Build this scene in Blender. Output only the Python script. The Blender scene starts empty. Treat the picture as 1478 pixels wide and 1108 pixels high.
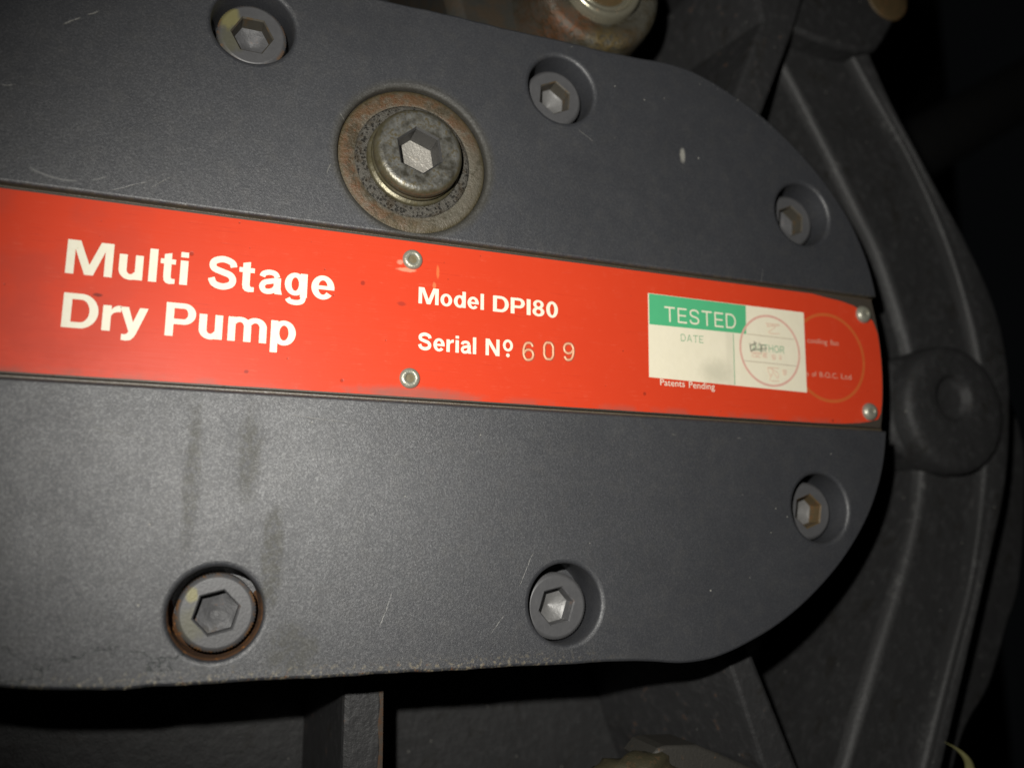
import bpy, bmesh, math, random
from mathutils import Vector, Matrix
from mathutils.geometry import tessellate_polygon
random.seed(7)
S = bpy.context.scene
COL = S.collection
PI = math.pi
# One Blender unit is 1 cm. Everything is drawn in the pump cover's own millimetres:
# x along the nameplate, y up, z out of the cover towards the viewer.
S.unit_settings.system = 'METRIC'
S.unit_settings.scale_length = 0.01
def W(x, y, z): return Vector((x * .1, -z * .1, y * .1))
def WD(x, y, z): return Vector((x, -z, y))

# ------------------------------------------------------------------ camera
CAM = (-45.94, -50.37, 186.23)
right = (0.93378, 0.00362, 0.35782)
down = (0.06729, -0.98389, -0.16565)
fwd = (0.35145, 0.17876, -0.91898)
cd = bpy.data.cameras.new('camera'); cam = bpy.data.objects.new('camera', cd); COL.objects.link(cam)
r, u, b = WD(*right), -WD(*down), -WD(*fwd)
cam.matrix_world = Matrix(((r.x, u.x, b.x, 0), (r.y, u.y, b.y, 0), (r.z, u.z, b.z, 0), (0, 0, 0, 1)))
cam.location = W(*CAM)
cd.sensor_width = 36; cd.lens = 1211.0 * 36 / 1478
cd.clip_start = .5; cd.clip_end = 1000
cd.dof.use_dof = True; cd.dof.focus_distance = 19.6; cd.dof.aperture_fstop = .09
S.camera = cam
# ------------------------------------------------------------------ world, flash, exposure
w = bpy.data.worlds.new('World'); S.world = w; w.use_nodes = True
bgn = w.node_tree.nodes['Background']
bgn.inputs[0].default_value = (.5, .55, .6, 1); bgn.inputs[1].default_value = .003
fl = bpy.data.lights.new('flash', 'SPOT'); flo = bpy.data.objects.new('flash', fl); COL.objects.link(flo)
LP = W(-66, -24.5, 187)
flo.location = LP
aim = W(58, 3, 0)
flo.rotation_euler = (aim - LP).to_track_quat('-Z', 'Y').to_euler()
fl.energy = 27500; fl.color = (1.0, .975, .915)
fl.spot_size = math.radians(102); fl.spot_blend = 1.0; fl.shadow_soft_size = .22
S.view_settings.view_transform = 'Standard'; S.view_settings.look = 'None'
S.view_settings.exposure = 0; S.view_settings.gamma = 1

# ------------------------------------------------------------------ node helpers
class NT:
    def __init__(s, name):
        s.m = bpy.data.materials.new(name); s.m.use_nodes = True
        s.t = s.m.node_tree; s.n = s.t.nodes; s.b = s.n['Principled BSDF']
        s.tc = s.n.new('ShaderNodeTexCoord').outputs['Object']
        s.mm = s.vmath('SCALE', s.tc, 10.0)
    def put(s, sock, v):
        if isinstance(v, bpy.types.NodeSocket): s.t.links.new(v, sock)
        elif isinstance(v, (tuple, list)) and len(v) == 3 and sock.type == 'RGBA': sock.default_value = (*v, 1)
        else: sock.default_value = v
    def vmath(s, op, a, k):
        n = s.n.new('ShaderNodeVectorMath'); n.operation = op; s.put(n.inputs[0], a)
        if op == 'SCALE': n.inputs['Scale'].default_value = k
        else: s.put(n.inputs[1], k)
        return n.outputs[0]
    def math(s, op, a, b=0.0, c=None, clamp=False):
        n = s.n.new('ShaderNodeMath'); n.operation = op; n.use_clamp = clamp
        s.put(n.inputs[0], a); s.put(n.inputs[1], b)
        if c is not None: s.put(n.inputs[2], c)
        return n.outputs[0]
    def noise(s, scale, detail=3, rough=.55, vec=None, dist=0.0):
        n = s.n.new('ShaderNodeTexNoise'); s.put(n.inputs['Vector'], vec or s.mm)
        n.inputs['Scale'].default_value = scale; n.inputs['Detail'].default_value = detail
        n.inputs['Roughness'].default_value = rough; n.inputs['Distortion'].default_value = dist
        return n.outputs[0]
    def voro(s, scale, feature='F1', vec=None):
        n = s.n.new('ShaderNodeTexVoronoi'); n.feature = feature; s.put(n.inputs['Vector'], vec or s.mm)
        n.inputs['Scale'].default_value = scale
        return n.outputs['Distance']
    def ramp(s, f, lo, hi):            # smooth 0..1 between lo and hi (may be reversed)
        n = s.n.new('ShaderNodeMapRange'); n.interpolation_type = 'SMOOTHSTEP'; s.put(n.inputs[0], f)
        if lo < hi: a, c, d, e = lo, hi, 0., 1.
        else: a, c, d, e = hi, lo, 1., 0.
        n.inputs[1].default_value = a; n.inputs[2].default_value = c; n.inputs[3].default_value = d; n.inputs[4].default_value = e
        return n.outputs[0]
    def mix(s, f, a, b):
        n = s.n.new('ShaderNodeMix'); n.data_type = 'RGBA'
        s.put(n.inputs[0], f); s.put(n.inputs[6], a); s.put(n.inputs[7], b)
        return n.outputs[2]
    def sep(s):
        n = s.n.new('ShaderNodeSeparateXYZ'); s.put(n.inputs[0], s.mm)
        x, y, z = n.outputs[0], s.math('MULTIPLY', n.outputs[1], -1.0), n.outputs[2]
        return x, z, y                # plate x, plate y (world z), plate z
    def bump(s, h, strength, dist, prev=None):
        n = s.n.new('ShaderNodeBump'); n.inputs['Strength'].default_value = strength; n.inputs['Distance'].default_value = dist
        s.put(n.inputs['Height'], h)
        if prev is not None: s.put(n.inputs['Normal'], prev)
        return n.outputs[0]
    def window(s, v, a, b, soft):     # 1 inside a..b
        return s.math('MULTIPLY', s.ramp(v, a - soft, a + soft), s.ramp(v, b + soft, b - soft))
    def mul(s, *v):
        o = v[0]
        for q in v[1:]: o = s.math('MULTIPLY', o, q)
        return o
    def blob(s, x, y, cx, cy, rx, ry, wob=None, edge=.25):
        dx = s.math('DIVIDE', s.math('SUBTRACT', x, cx), rx); dy = s.math('DIVIDE', s.math('SUBTRACT', y, cy), ry)
        d = s.math('SQRT', s.math('ADD', s.math('MULTIPLY', dx, dx), s.math('MULTIPLY', dy, dy)))
        if wob is not None: d = s.math('ADD', d, s.math('MULTIPLY', s.math('SUBTRACT', wob, .5), 1.2))
        return s.ramp(d, 1 + edge, 1 - edge)
    def done(s, color, rough, metal=0.0, normal=None, spec=.5):
        s.put(s.b.inputs['Base Color'], color); s.put(s.b.inputs['Roughness'], rough); s.put(s.b.inputs['Metallic'], metal)
        s.put(s.b.inputs['Specular IOR Level'], spec)
        if normal is not None: s.put(s.b.inputs['Normal'], normal)
        return s.m

# ------------------------------------------------------------------ materials
def mat_cover():
    m = NT('grey_enamel'); x, y, z = m.sep()
    big = m.noise(.035, 4); mid = m.noise(.25, 4); fine = m.noise(1.9, 5, .78); vfine = m.noise(4.5, 3, .7)
    c = m.mix(big, (.0300, .0314, .0362), (.0376, .0395, .0450))
    c = m.mix(m.math('MULTIPLY', m.ramp(mid, .45, .75), .35), c, (.050, .049, .048))
    # orange peel grain; the sparkle of its bumps is put into the colour too
    c = m.mix(m.math('MULTIPLY', m.ramp(fine, .54, .68), .16), c, (.100, .103, .108))
    c = m.mix(m.math('MULTIPLY', m.ramp(fine, .46, .34), .14), c, (.015, .015, .0155))
    vn = m.n.new('ShaderNodeTexVoronoi'); m.put(vn.inputs['Vector'], m.mm); vn.inputs['Scale'].default_value = 3.3
    sp_ = m.n.new('ShaderNodeSeparateColor'); m.put(sp_.inputs[0], vn.outputs['Color']); grain = sp_.outputs[0]
    c = m.mix(m.math('MULTIPLY', m.ramp(grain, .45, 1.), .07), c, (.070, .072, .076))  # cell grain, more of the painted sparkle
    c = m.mix(m.math('MULTIPLY', m.ramp(grain, .5, 0.), .07), c, (.014, .0145, .0155))
    # drip stains
    wob = m.noise(.22, 5, .7); n0 = m.noise(.5, 5, .7)
    drip = m.blob(x, y, -28.6, -55, 2.2, 11, wob)
    drip2 = m.blob(x, y, -23.5, -73.5, 5.0, 5.0, wob)
    drip3 = m.blob(x, y, -45.5, -38, 1.5, 14, wob, .5)
    drip4 = m.blob(x, y, -34.3, -34, 2.2, 9, wob, .5)
    st = m.math('MAXIMUM', m.math('MULTIPLY', drip, .85), m.math('MULTIPLY', drip2, .7))
    st = m.math('MAXIMUM', st, m.math('MULTIPLY', m.math('MAXIMUM', drip3, drip4), .80))
    c = m.mix(m.math('MULTIPLY', st, m.ramp(n0, .36, .56), clamp=True), c, (.034, .033, .025))
    # beige deposit and rust along the lower edge
    ed = m.ramp(y, -75.5, -79.8); n1 = m.noise(.9, 5, .65)
    dep = m.mul(ed, m.ramp(n1, .51, .64), m.ramp(x, 60, 20))
    c = m.mix(m.math('MULTIPLY', dep, .75), c, (.27, .23, .15))
    rs = m.mul(m.ramp(y, -76.5, -79.5), m.ramp(m.noise(.6, 5, .7), .58, .68), m.window(x, -55, 20, 6))
    c = m.mix(m.math('MULTIPLY', rs, .8), c, (.20, .085, .025))
    # dirt along the channel
    ay = m.math('ABSOLUTE', y)
    ch = m.mul(m.ramp(ay, 20.6, 19.4), m.ramp(m.noise(.5, 5, .7), .38, .62))
    c = m.mix(m.math('MULTIPLY', ch, .8), c, (.12, .095, .05))
    deep = m.ramp(z, -.35, -.9)
    c = m.mix(m.mul(deep, m.ramp(ay, 21.5, 20.5), .8), c, (.085, .062, .035))
    # grime ring round the filler plug
    dx = m.math('SUBTRACT', x, 0.0); dy = m.math('SUBTRACT', y, 39.5)
    d = m.math('SQRT', m.math('ADD', m.math('MULTIPLY', dx, dx), m.math('MULTIPLY', dy, dy)))
    d = m.math('ADD', d, m.math('MULTIPLY', m.math('SUBTRACT', mid, .5), 2.2))
    gr = m.ramp(d, 21.4, 18.9)
    c = m.mix(m.math('MULTIPLY', gr, .75), c, (.024, .021, .012))
    # pale chips and flecks
    vo = m.voro(.085); vo2 = m.voro(.21)
    chips = m.math('MAXIMUM', m.ramp(vo, .026, .016), m.mul(m.ramp(vo2, .05, .03), m.ramp(big, .5, .6)))
    mark = m.blob(x, y, 75.6, 53.6, .8, 1.9, m.noise(.8, 6, .8, None, 1.2), .45)
    chips = m.math('MAXIMUM', chips, mark)
    ur = m.math('ADD', m.math('MULTIPLY', m.math('ADD', x, 73.4), .80), m.math('MULTIPLY', m.math('SUBTRACT', y, 60.), .60))
    vr = m.math('SUBTRACT', m.math('MULTIPLY', m.math('SUBTRACT', y, 60.), .80), m.math('MULTIPLY', m.math('ADD', x, 73.4), .60))
    vr = m.math('ADD', vr, m.math('MULTIPLY', m.math('SUBTRACT', mid, .5), 1.6))
    scr = m.mul(m.math('MAXIMUM', m.window(ur, -5.2, -1.5, .5), m.window(ur, .4, 2.6, .4)), m.window(vr, -.14, .14, .14), m.ramp(fine, .38, .5))
    chips = m.math('MAXIMUM', chips, m.math('MULTIPLY', scr, .6))
    for cx, cy, ln, an, wd in ((-17, 46, 2.4, -50, .10), (-20.5, 33.5, 1.2, 70, .10), (-62, 22.6, 3.5, 25, .08), (-56, 24.5, 2.2, 40, .08), (66, 12, 3, 60, .07), (29, -58, 4, 65, .08), (22, -70, 2.6, 50, .08), (-4, -66, 3.5, 70, .09), (70, -24.2, .45, 5, .16), (90, -24.4, .6, 0, .14), (46, 54, 2.5, -30, .07), (100, 20, 4, 80, .06), (-90, 40, 5, 15, .08), (-60, -30, 5, -12, .07), (-20, -25, 6, -4, .07)):
        ca, sa = math.cos(math.radians(an)), math.sin(math.radians(an))
        X = m.math('SUBTRACT', x, cx); Y = m.math('SUBTRACT', y, cy)
        U = m.math('ADD', m.math('MULTIPLY', X, ca), m.math('MULTIPLY', Y, sa)); V = m.math('SUBTRACT', m.math('MULTIPLY', Y, ca), m.math('MULTIPLY', X, sa))
        V = m.math('ADD', V, m.math('MULTIPLY', m.math('SUBTRACT', mid, .5), 1.0))
        chips = m.math('MAXIMUM', chips, m.mul(m.window(U, -ln, ln, .5), m.window(V, -wd, wd, wd), m.ramp(fine, .40, .55), .55))
    wear2 = m.mul(m.ramp(y, -78.2, -79.6), m.ramp(n1, .58, .66), m.ramp(x, -20, -50))
    chips = m.math('MAXIMUM', chips, m.math('MULTIPLY', wear2, .45))
    wear = m.mul(m.ramp(m.math('SQRT', m.math('ADD', m.math('POWER', m.math('SUBTRACT', x, 61.), 2.), m.math('POWER', y, 2.))), 79.8, 81.2), m.window(x, 76, 106, 3), m.ramp(y, 50, 60), m.ramp(n1, .60, .66))
    chips = m.math('MAXIMUM', chips, m.math('MULTIPLY', wear, .6))
    c = m.mix(m.math('MULTIPLY', chips, .75), c, (.34, .33, .29))
    # arc scratch upper left
    sx = m.math('SUBTRACT', x, -74.0); sy = m.math('SUBTRACT', y, 36.5)
    sd = m.math('SQRT', m.math('ADD', m.math('MULTIPLY', sx, sx), m.math('MULTIPLY', sy, sy)))
    arc = m.mul(m.window(sd, 14.3, 14.6, .22), m.ramp(y, 24.6, 23.6), m.ramp(mid, .40, .52))
    c = m.mix(m.math('MULTIPLY', arc, .4), c, (.30, .30, .29))
    # hairline cracks near the lower left edge
    wv = m.n.new('ShaderNodeTexNoise'); m.put(wv.inputs['Vector'], m.mm); wv.inputs['Scale'].default_value = .35; wv.inputs['Detail'].default_value = 5
    pv = m.n.new('ShaderNodeVectorMath'); pv.operation = 'MULTIPLY_ADD'; m.put(pv.inputs[0], wv.outputs['Color']); pv.inputs[1].default_value = (6, 6, 6); m.put(pv.inputs[2], m.vmath('MULTIPLY', m.mm, (.35, .35, 1.0)))
    cv = m.voro(.16, 'DISTANCE_TO_EDGE', pv.outputs[0])
    crack = m.mul(m.ramp(cv, .032, .012), m.ramp(y, -69, -74), m.ramp(x, -34, -42), m.ramp(mid, .42, .5))
    c = m.mix(m.math('MULTIPLY', crack, .9), c, (.008, .014, .013))
    rough = m.math('ADD', m.math('MULTIPLY', mid, .08), .455)
    m.b.inputs['IOR'].default_value = 1.5
    rough = m.math('ADD', rough, m.math('MULTIPLY', m.math('MAXIMUM', m.math('MULTIPLY', st, n0), gr), .20))
    rough = m.math('ADD', rough, m.math('MULTIPLY', m.math('SUBTRACT', m.noise(.055, 5, .65, None, .8), .5), .22))
    nb = m.bump(fine, .8, .012); nb = m.bump(vfine, .5, .005, nb); nb = m.bump(mid, .08, .02, nb)
    nb = m.bump(m.math('SUBTRACT', 0., m.math('MAXIMUM', crack, chips)), .4, .02, nb)
    return m.done(c, rough, 0., nb, m.math('ADD', m.math('MULTIPLY', m.math('MULTIPLY', grain, grain), .62), .76))

def mat_paint(name, lo, hi, rough, rust=0.0, grain=.4, spec=.5, rustcol=(.16, .07, .025)):
    m = NT(name); big = m.noise(.06, 4); fine = m.noise(1.6, 3); mid = m.noise(.3, 5, .65)
    c = m.mix(big, lo, hi)
    if rust:
        c = m.mix(m.math('MULTIPLY', m.ramp(mid, .66 - rust * .25, .74 - rust * .22), .85), c, rustcol)
    c = m.mix(m.math('MULTIPLY', m.ramp(mid, .50, .64), .35), c, tuple(v * 1.7 for v in hi))
    c = m.mix(m.math('MULTIPLY', m.ramp(m.noise(.11, 5, .7), .56, .66), .5), c, (lo[0] * .7, lo[1] * .62, lo[2] * .45))
    fleck = m.ramp(m.voro(.16), .06, .035)
    c = m.mix(m.math('MULTIPLY', fleck, .5), c, (.30, .29, .26))
    nb = m.bump(fine, grain, .014); nb = m.bump(mid, .7, .06, nb); nb = m.bump(big, .3, .25, nb)
    return m.done(c, m.math('ADD', m.math('MULTIPLY', mid, .15), rough), 0., nb, spec)

def mat_red():
    m = NT('red_enamel'); x, y, z = m.sep(); big = m.noise(.05, 4); mid = m.noise(.3, 4)
    st = m.noise(1.0, 4, .6, m.vmath('MULTIPLY', m.mm, (.08, 2.2, 2.2)))
    c = m.mix(big, (.60, .047, .016), (.67, .056, .019))
    # rubbed dull smear patches at the left end
    sm = m.mul(m.ramp(x, -42, -78), m.ramp(m.noise(.06, 4, .6), .40, .62))
    c = m.mix(m.math('MULTIPLY', sm, .35), c, (.40, .050, .030))
    dirt = m.math('MAXIMUM', m.ramp(m.voro(.10), .06, .035), m.mul(m.ramp(m.voro(.27), .07, .04), m.ramp(mid, .5, .58)))
    c = m.mix(m.math('MULTIPLY', dirt, .55), c, (.16, .02, .012))
    edge = m.mul(m.ramp(y, -16.6, -18.6), m.ramp(m.noise(.12, 4), .40, .62))
    c = m.mix(m.math('MULTIPLY', edge, .5), c, (.30, .10, .075))
    c = m.mix(m.mul(m.blob(x, y, 1, -18.0, 13, 1.5, m.noise(.5, 5, .7), .6), .55), c, (.22, .12, .10))
    c = m.mix(m.mul(m.window(m.noise(.9, 3, .6, m.vmath('MULTIPLY', m.mm, (.05, 3., 3.))), .485, .50, .006), m.ramp(mid, .5, .65), .35), c, (.80, .16, .09))
    for cx, cy, rx, ry, col in ((6.4, 12.0, .35, 1.5, (.72, .19, .06)), (5.6, 8.4, .4, .9, (.72, .22, .09)), (-2.2, 3.2, 1.0, .5, (.36, .035, .02)), (-11.5, 7.2, .5, .5, (.28, .025, .014)), (-66.2, -1.6, .9, .35, (.10, .012, .008)), (-87.4, 17.2, .4, .9, (.10, .012, .01)), (-36, -15.5, .5, .4, (.25, .025, .015)), (-2.9, 13.3, .7, .6, (.75, .30, .2)), (-1.2, 11.6, 2.2, .5, (.75, .32, .2))):
        c = m.mix(m.math('MULTIPLY', m.blob(x, y, cx, cy, rx, ry, m.noise(1.1, 4, .7), .4), .75), c, col)
    fs = m.noise(.5, 3, .6, m.vmath('MULTIPLY', m.mm, (.12, 6., 6.)))
    c = m.mix(m.mul(m.window(fs, .30, .34, .012), m.ramp(big, .46, .56), .5), c, (.42, .03, .014))
    rough = m.math('ADD', m.math('MULTIPLY', st, .16), .34)
    rough = m.math('ADD', rough, m.math('MULTIPLY', sm, .08))
    nb = m.bump(st, .22, .004); nb = m.bump(m.noise(2.4, 2), .10, .004, nb); nb = m.bump(m.math('SUBTRACT', 0., dirt), .3, .01, nb)
    return m.done(c, rough, 0., nb, .22)

def mat_simple(name, col, rough, metal=0.0, var=.12, scale=.6, bump=.15, spec=.5):
    m = NT(name); n = m.noise(scale, 4, .6)
    lo = tuple(v * (1 - var) for v in col); hi = tuple(min(1, v * (1 + var)) for v in col)
    return m.done(m.mix(n, lo, hi), m.math('ADD', m.math('MULTIPLY', n, .1), rough - .05), metal, m.bump(n, bump, .01), spec)

def mat_print():
    m = NT('cream_print'); n = m.noise(.8, 5, .7)
    c = m.mix(m.ramp(n, .3, .7), (.80, .76, .60), (.84, .80, .66))
    c = m.mix(m.math('MULTIPLY', m.ramp(m.voro(.5), .10, .05), .4), c, (.50, .46, .34))
    return m.done(c, .5, 0., m.bump(n, .1, .004), .35)

def mat_paper():
    m = NT('sticker_paper'); x, y, z = m.sep(); n = m.noise(.25, 5, .6)
    c = m.mix(n, (.80, .74, .56), (.86, .80, .63))
    c = m.mix(m.math('MULTIPLY', m.blob(x, y, 20.6, -8.4, 4.2, 3.0, m.noise(.45, 5, .7), .8), .45), c, (.42, .41, .31))
    c = m.mix(m.math('MULTIPLY', m.window(x, 24, 26.3, .6), .25), c, (.55, .52, .40))
    return m.done(c, .55, 0., m.bump(m.noise(.15, 3), .35, .05), .3)

def mat_steel(name, col, rough, rustf=.3, rustcol=(.20, .09, .03), pit=.3, metal=.85):
    m = NT(name); n = m.noise(.45, 5, .65); f = m.noise(1.6, 4, .6)
    ru = m.ramp(n, .70 - rustf * .4, .82 - rustf * .4)
    c = m.mix(f, tuple(v * .7 for v in col), tuple(v * 1.2 for v in col))
    c = m.mix(m.math('MULTIPLY', ru, .9), c, rustcol)
    me = m.math('SUBTRACT', metal, m.math('MULTIPLY', ru, metal * .85))
    nb = m.bump(f, pit, .012); nb = m.bump(n, pit * .7, .02, nb)
    return m.done(c, m.math('ADD', m.math('MULTIPLY', ru, .25), rough), me, nb)

def mat_seat():      # spot face round the plug: rusty outer band, clean grey on the right
    m = NT('corroded_seat'); x, y, z = m.sep(); n = m.noise(.35, 6, .7); f = m.noise(1.5, 4, .65)
    d = m.math('SQRT', m.math('ADD', m.math('MULTIPLY', x, x), m.math('MULTIPLY', y, y)))
    c = m.mix(f, (.075, .068, .050), (.15, .138, .108))
    dd = m.math('ADD', d, m.math('MULTIPLY', m.math('SUBTRACT', n, .5), 3.0))
    side = m.math('ADD', m.ramp(x, 8, -10), m.mul(m.ramp(y, 2, 12), .8), clamp=True)
    band = m.mul(m.window(dd, 14.6, 18.4, .7), m.math('ADD', m.math('MULTIPLY', side, .85), .08), m.ramp(m.noise(.22, 5, .7), .30, .58))
    c = m.mix(band, c, (.105, .058, .026))
    c = m.mix(m.mul(band, m.ramp(f, .5, .68)), c, (.11, .042, .018))
    c = m.mix(m.mul(m.ramp(y, -13.5, -17), m.ramp(n, .4, .6), .8), c, (.075, .055, .022))
    c = m.mix(m.math('MULTIPLY', m.ramp(m.noise(.18, 5, .7), .50, .60), .7), c, (.045, .038, .022))
    c = m.mix(m.mul(m.ramp(d, 17.0, 18.3), .75), c, (.06, .048, .022))
    nb = m.bump(f, .8, .03); nb = m.bump(n, .6, .04, nb)
    return m.done(c, m.math('ADD', m.math('MULTIPLY', n, .3), .34), .2, nb)

def mat_washer():
    m = NT('pitted_washer'); n = m.noise(1.1, 6, .75); v = m.voro(1.3)
    pit = m.mul(m.ramp(m.math('ADD', v, m.math('MULTIPLY', m.math('SUBTRACT', n, .5), .9)), .50, .15), m.ramp(m.noise(.5, 3), .34, .55), .85)
    c = m.mix(n, (.06, .057, .05), (.14, .13, .11))
    c = m.mix(pit, c, (.016, .015, .013))
    c = m.mix(m.math('MULTIPLY', m.ramp(m.noise(.28, 4, .65), .50, .62), .7), c, (.05, .036, .02))
    nb = m.bump(m.math('SUBTRACT', n, m.math('MULTIPLY', pit, .6)), 1.0, .05)
    return m.done(c, .5, .35, nb)

def mat_plug():
    m = NT('zinc_plug'); x, y, z = m.sep(); n = m.noise(.35, 5, .65); f = m.noise(1.2, 4)
    c = m.mix(m.ramp(n, .32, .62), (.055, .051, .039), (.17, .170, .158))
    c = m.mix(m.mul(m.ramp(f, .46, .62), m.ramp(n, .42, .58), .8), c, (.10, .078, .034))
    d = m.math('SQRT', m.math('ADD', m.math('MULTIPLY', x, x), m.math('MULTIPLY', y, y)))
    c = m.mix(m.mul(m.ramp(d, 9.4, 10.3), .7), c, (.10, .085, .04))
    return m.done(c, m.math('ADD', m.math('MULTIPLY', n, .26), .26), .45, m.bump(f, .6, .016))

def mat_bolt(name, yellow=(0, 0, 0), rusty=0.0):
    m = NT(name); x, y, z = m.sep(); n = m.noise(.5, 5, .6); f = m.noise(1.7, 3)
    c = m.mix(n, (.072, .072, .076), (.105, .105, .108))
    if yellow[2] > 0:
        bl = m.blob(x, y, yellow[0], yellow[1], yellow[2], yellow[2] * 1.3, m.noise(.6, 4), .3)
        c = m.mix(m.math('MULTIPLY', bl, .8), c, (.21, .19, .075))
    if rusty:
        b2 = m.blob(x, y, -4.4, -1.8, 2.6, 3.2, m.noise(.5, 5, .7), .5)
        c = m.mix(m.math('MULTIPLY', b2, .55), c, (.105, .10, .05))
        d = m.math('SQRT', m.math('ADD', m.math('MULTIPLY', x, x), m.math('MULTIPLY', y, y)))
        c = m.mix(m.mul(m.ramp(d, 7.0, 7.9), m.ramp(n, .48, .6), rusty), c, (.20, .10, .035))
    nb = m.bump(f, .5, .010)
    return m.done(c, m.math('ADD', m.math('MULTIPLY', n, .15), .40), .12, nb, .5)

def mat_boss():
    m = NT('oily_stained_enamel'); x, y, z = m.sep(); n = m.noise(.16, 5, .65); f = m.noise(.8, 5, .65); big = m.noise(.05, 4)
    c = m.mix(big, (.026, .025, .022), (.045, .043, .036))
    c = m.mix(m.math('MULTIPLY', m.ramp(n, .42, .62), .7), c, (.050, .034, .020))
    for cx, cy, rx, ry, col in ((-5.2, -5.0, 5.5, 2.6, (.17, .058, .018)), (3.5, -5.8, 5.0, 3.4, (.14, .088, .024)), (-12, -2.5, 4, 2, (.10, .045, .02)), (12, -2, 3.5, 3, (.10, .05, .02)), (-30, -4, 4, 3, (.09, .04, .02))):
        c = m.mix(m.math('MULTIPLY', m.blob(x, y, cx, cy, rx, ry, m.noise(.4, 4), .5), m.math('MULTIPLY', m.ramp(f, .30, .55), .85)), c, col)
    nb = m.bump(f, .6, .02); nb = m.bump(n, .4, .04, nb)
    return m.done(c, m.math('ADD', m.math('MULTIPLY', n, .25), .32), 0., nb, .55)

def mat_collar():
    m = NT('corroded_collar'); x, y, z = m.sep(); n = m.noise(.22, 5, .7); f = m.noise(.9, 5, .7)
    c = m.mix(f, (.045, .043, .034), (.115, .110, .088))
    c = m.mix(m.math('MULTIPLY', m.ramp(n, .46, .58), .8), c, (.050, .040, .022))
    for cx, cy, rx, ry, col in ((-9, -14, 7, 4, (.20, .065, .018)), (2, -18.0, 6, 4, (.17, .115, .03)), (10, -15, 6, 3, (.09, .06, .03)), (-17, -6, 4, 6, (.09, .042, .02))):
        c = m.mix(m.math('MULTIPLY', m.blob(x, y, cx, cy, rx, ry, m.noise(.4, 5, .7), .5), m.math('MULTIPLY', m.ramp(f, .38, .58), .6)), c, col)
    nb = m.bump(f, .9, .04); nb = m.bump(n, .6, .06, nb)
    return m.done(c, m.math('ADD', m.math('MULTIPLY', f, .35), .26), .25, nb, .5)

def mat_worn():     # paint rubbed thin on cast edges
    m = NT('rubbed_edge_enamel'); n = m.noise(.35, 6, .75); big = m.noise(.05, 3); f = m.noise(1.4, 4)
    c = m.mix(m.math('MULTIPLY', m.ramp(n, .52, .62), m.ramp(big, .42, .6)), (.024, .024, .0245), (.060, .060, .059))
    return m.done(c, .52, 0., m.bump(f, .9, .02), .45)

def mat_wall():  # near-black colour stands in for the unlit dark behind the pump
    m = NT('unlit_black_wall'); n = m.noise(.01, 4)
    return m.done(m.mix(n, (.004, .004, .004), (.009, .009, .009)), .9, 0., None, .2)

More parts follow.
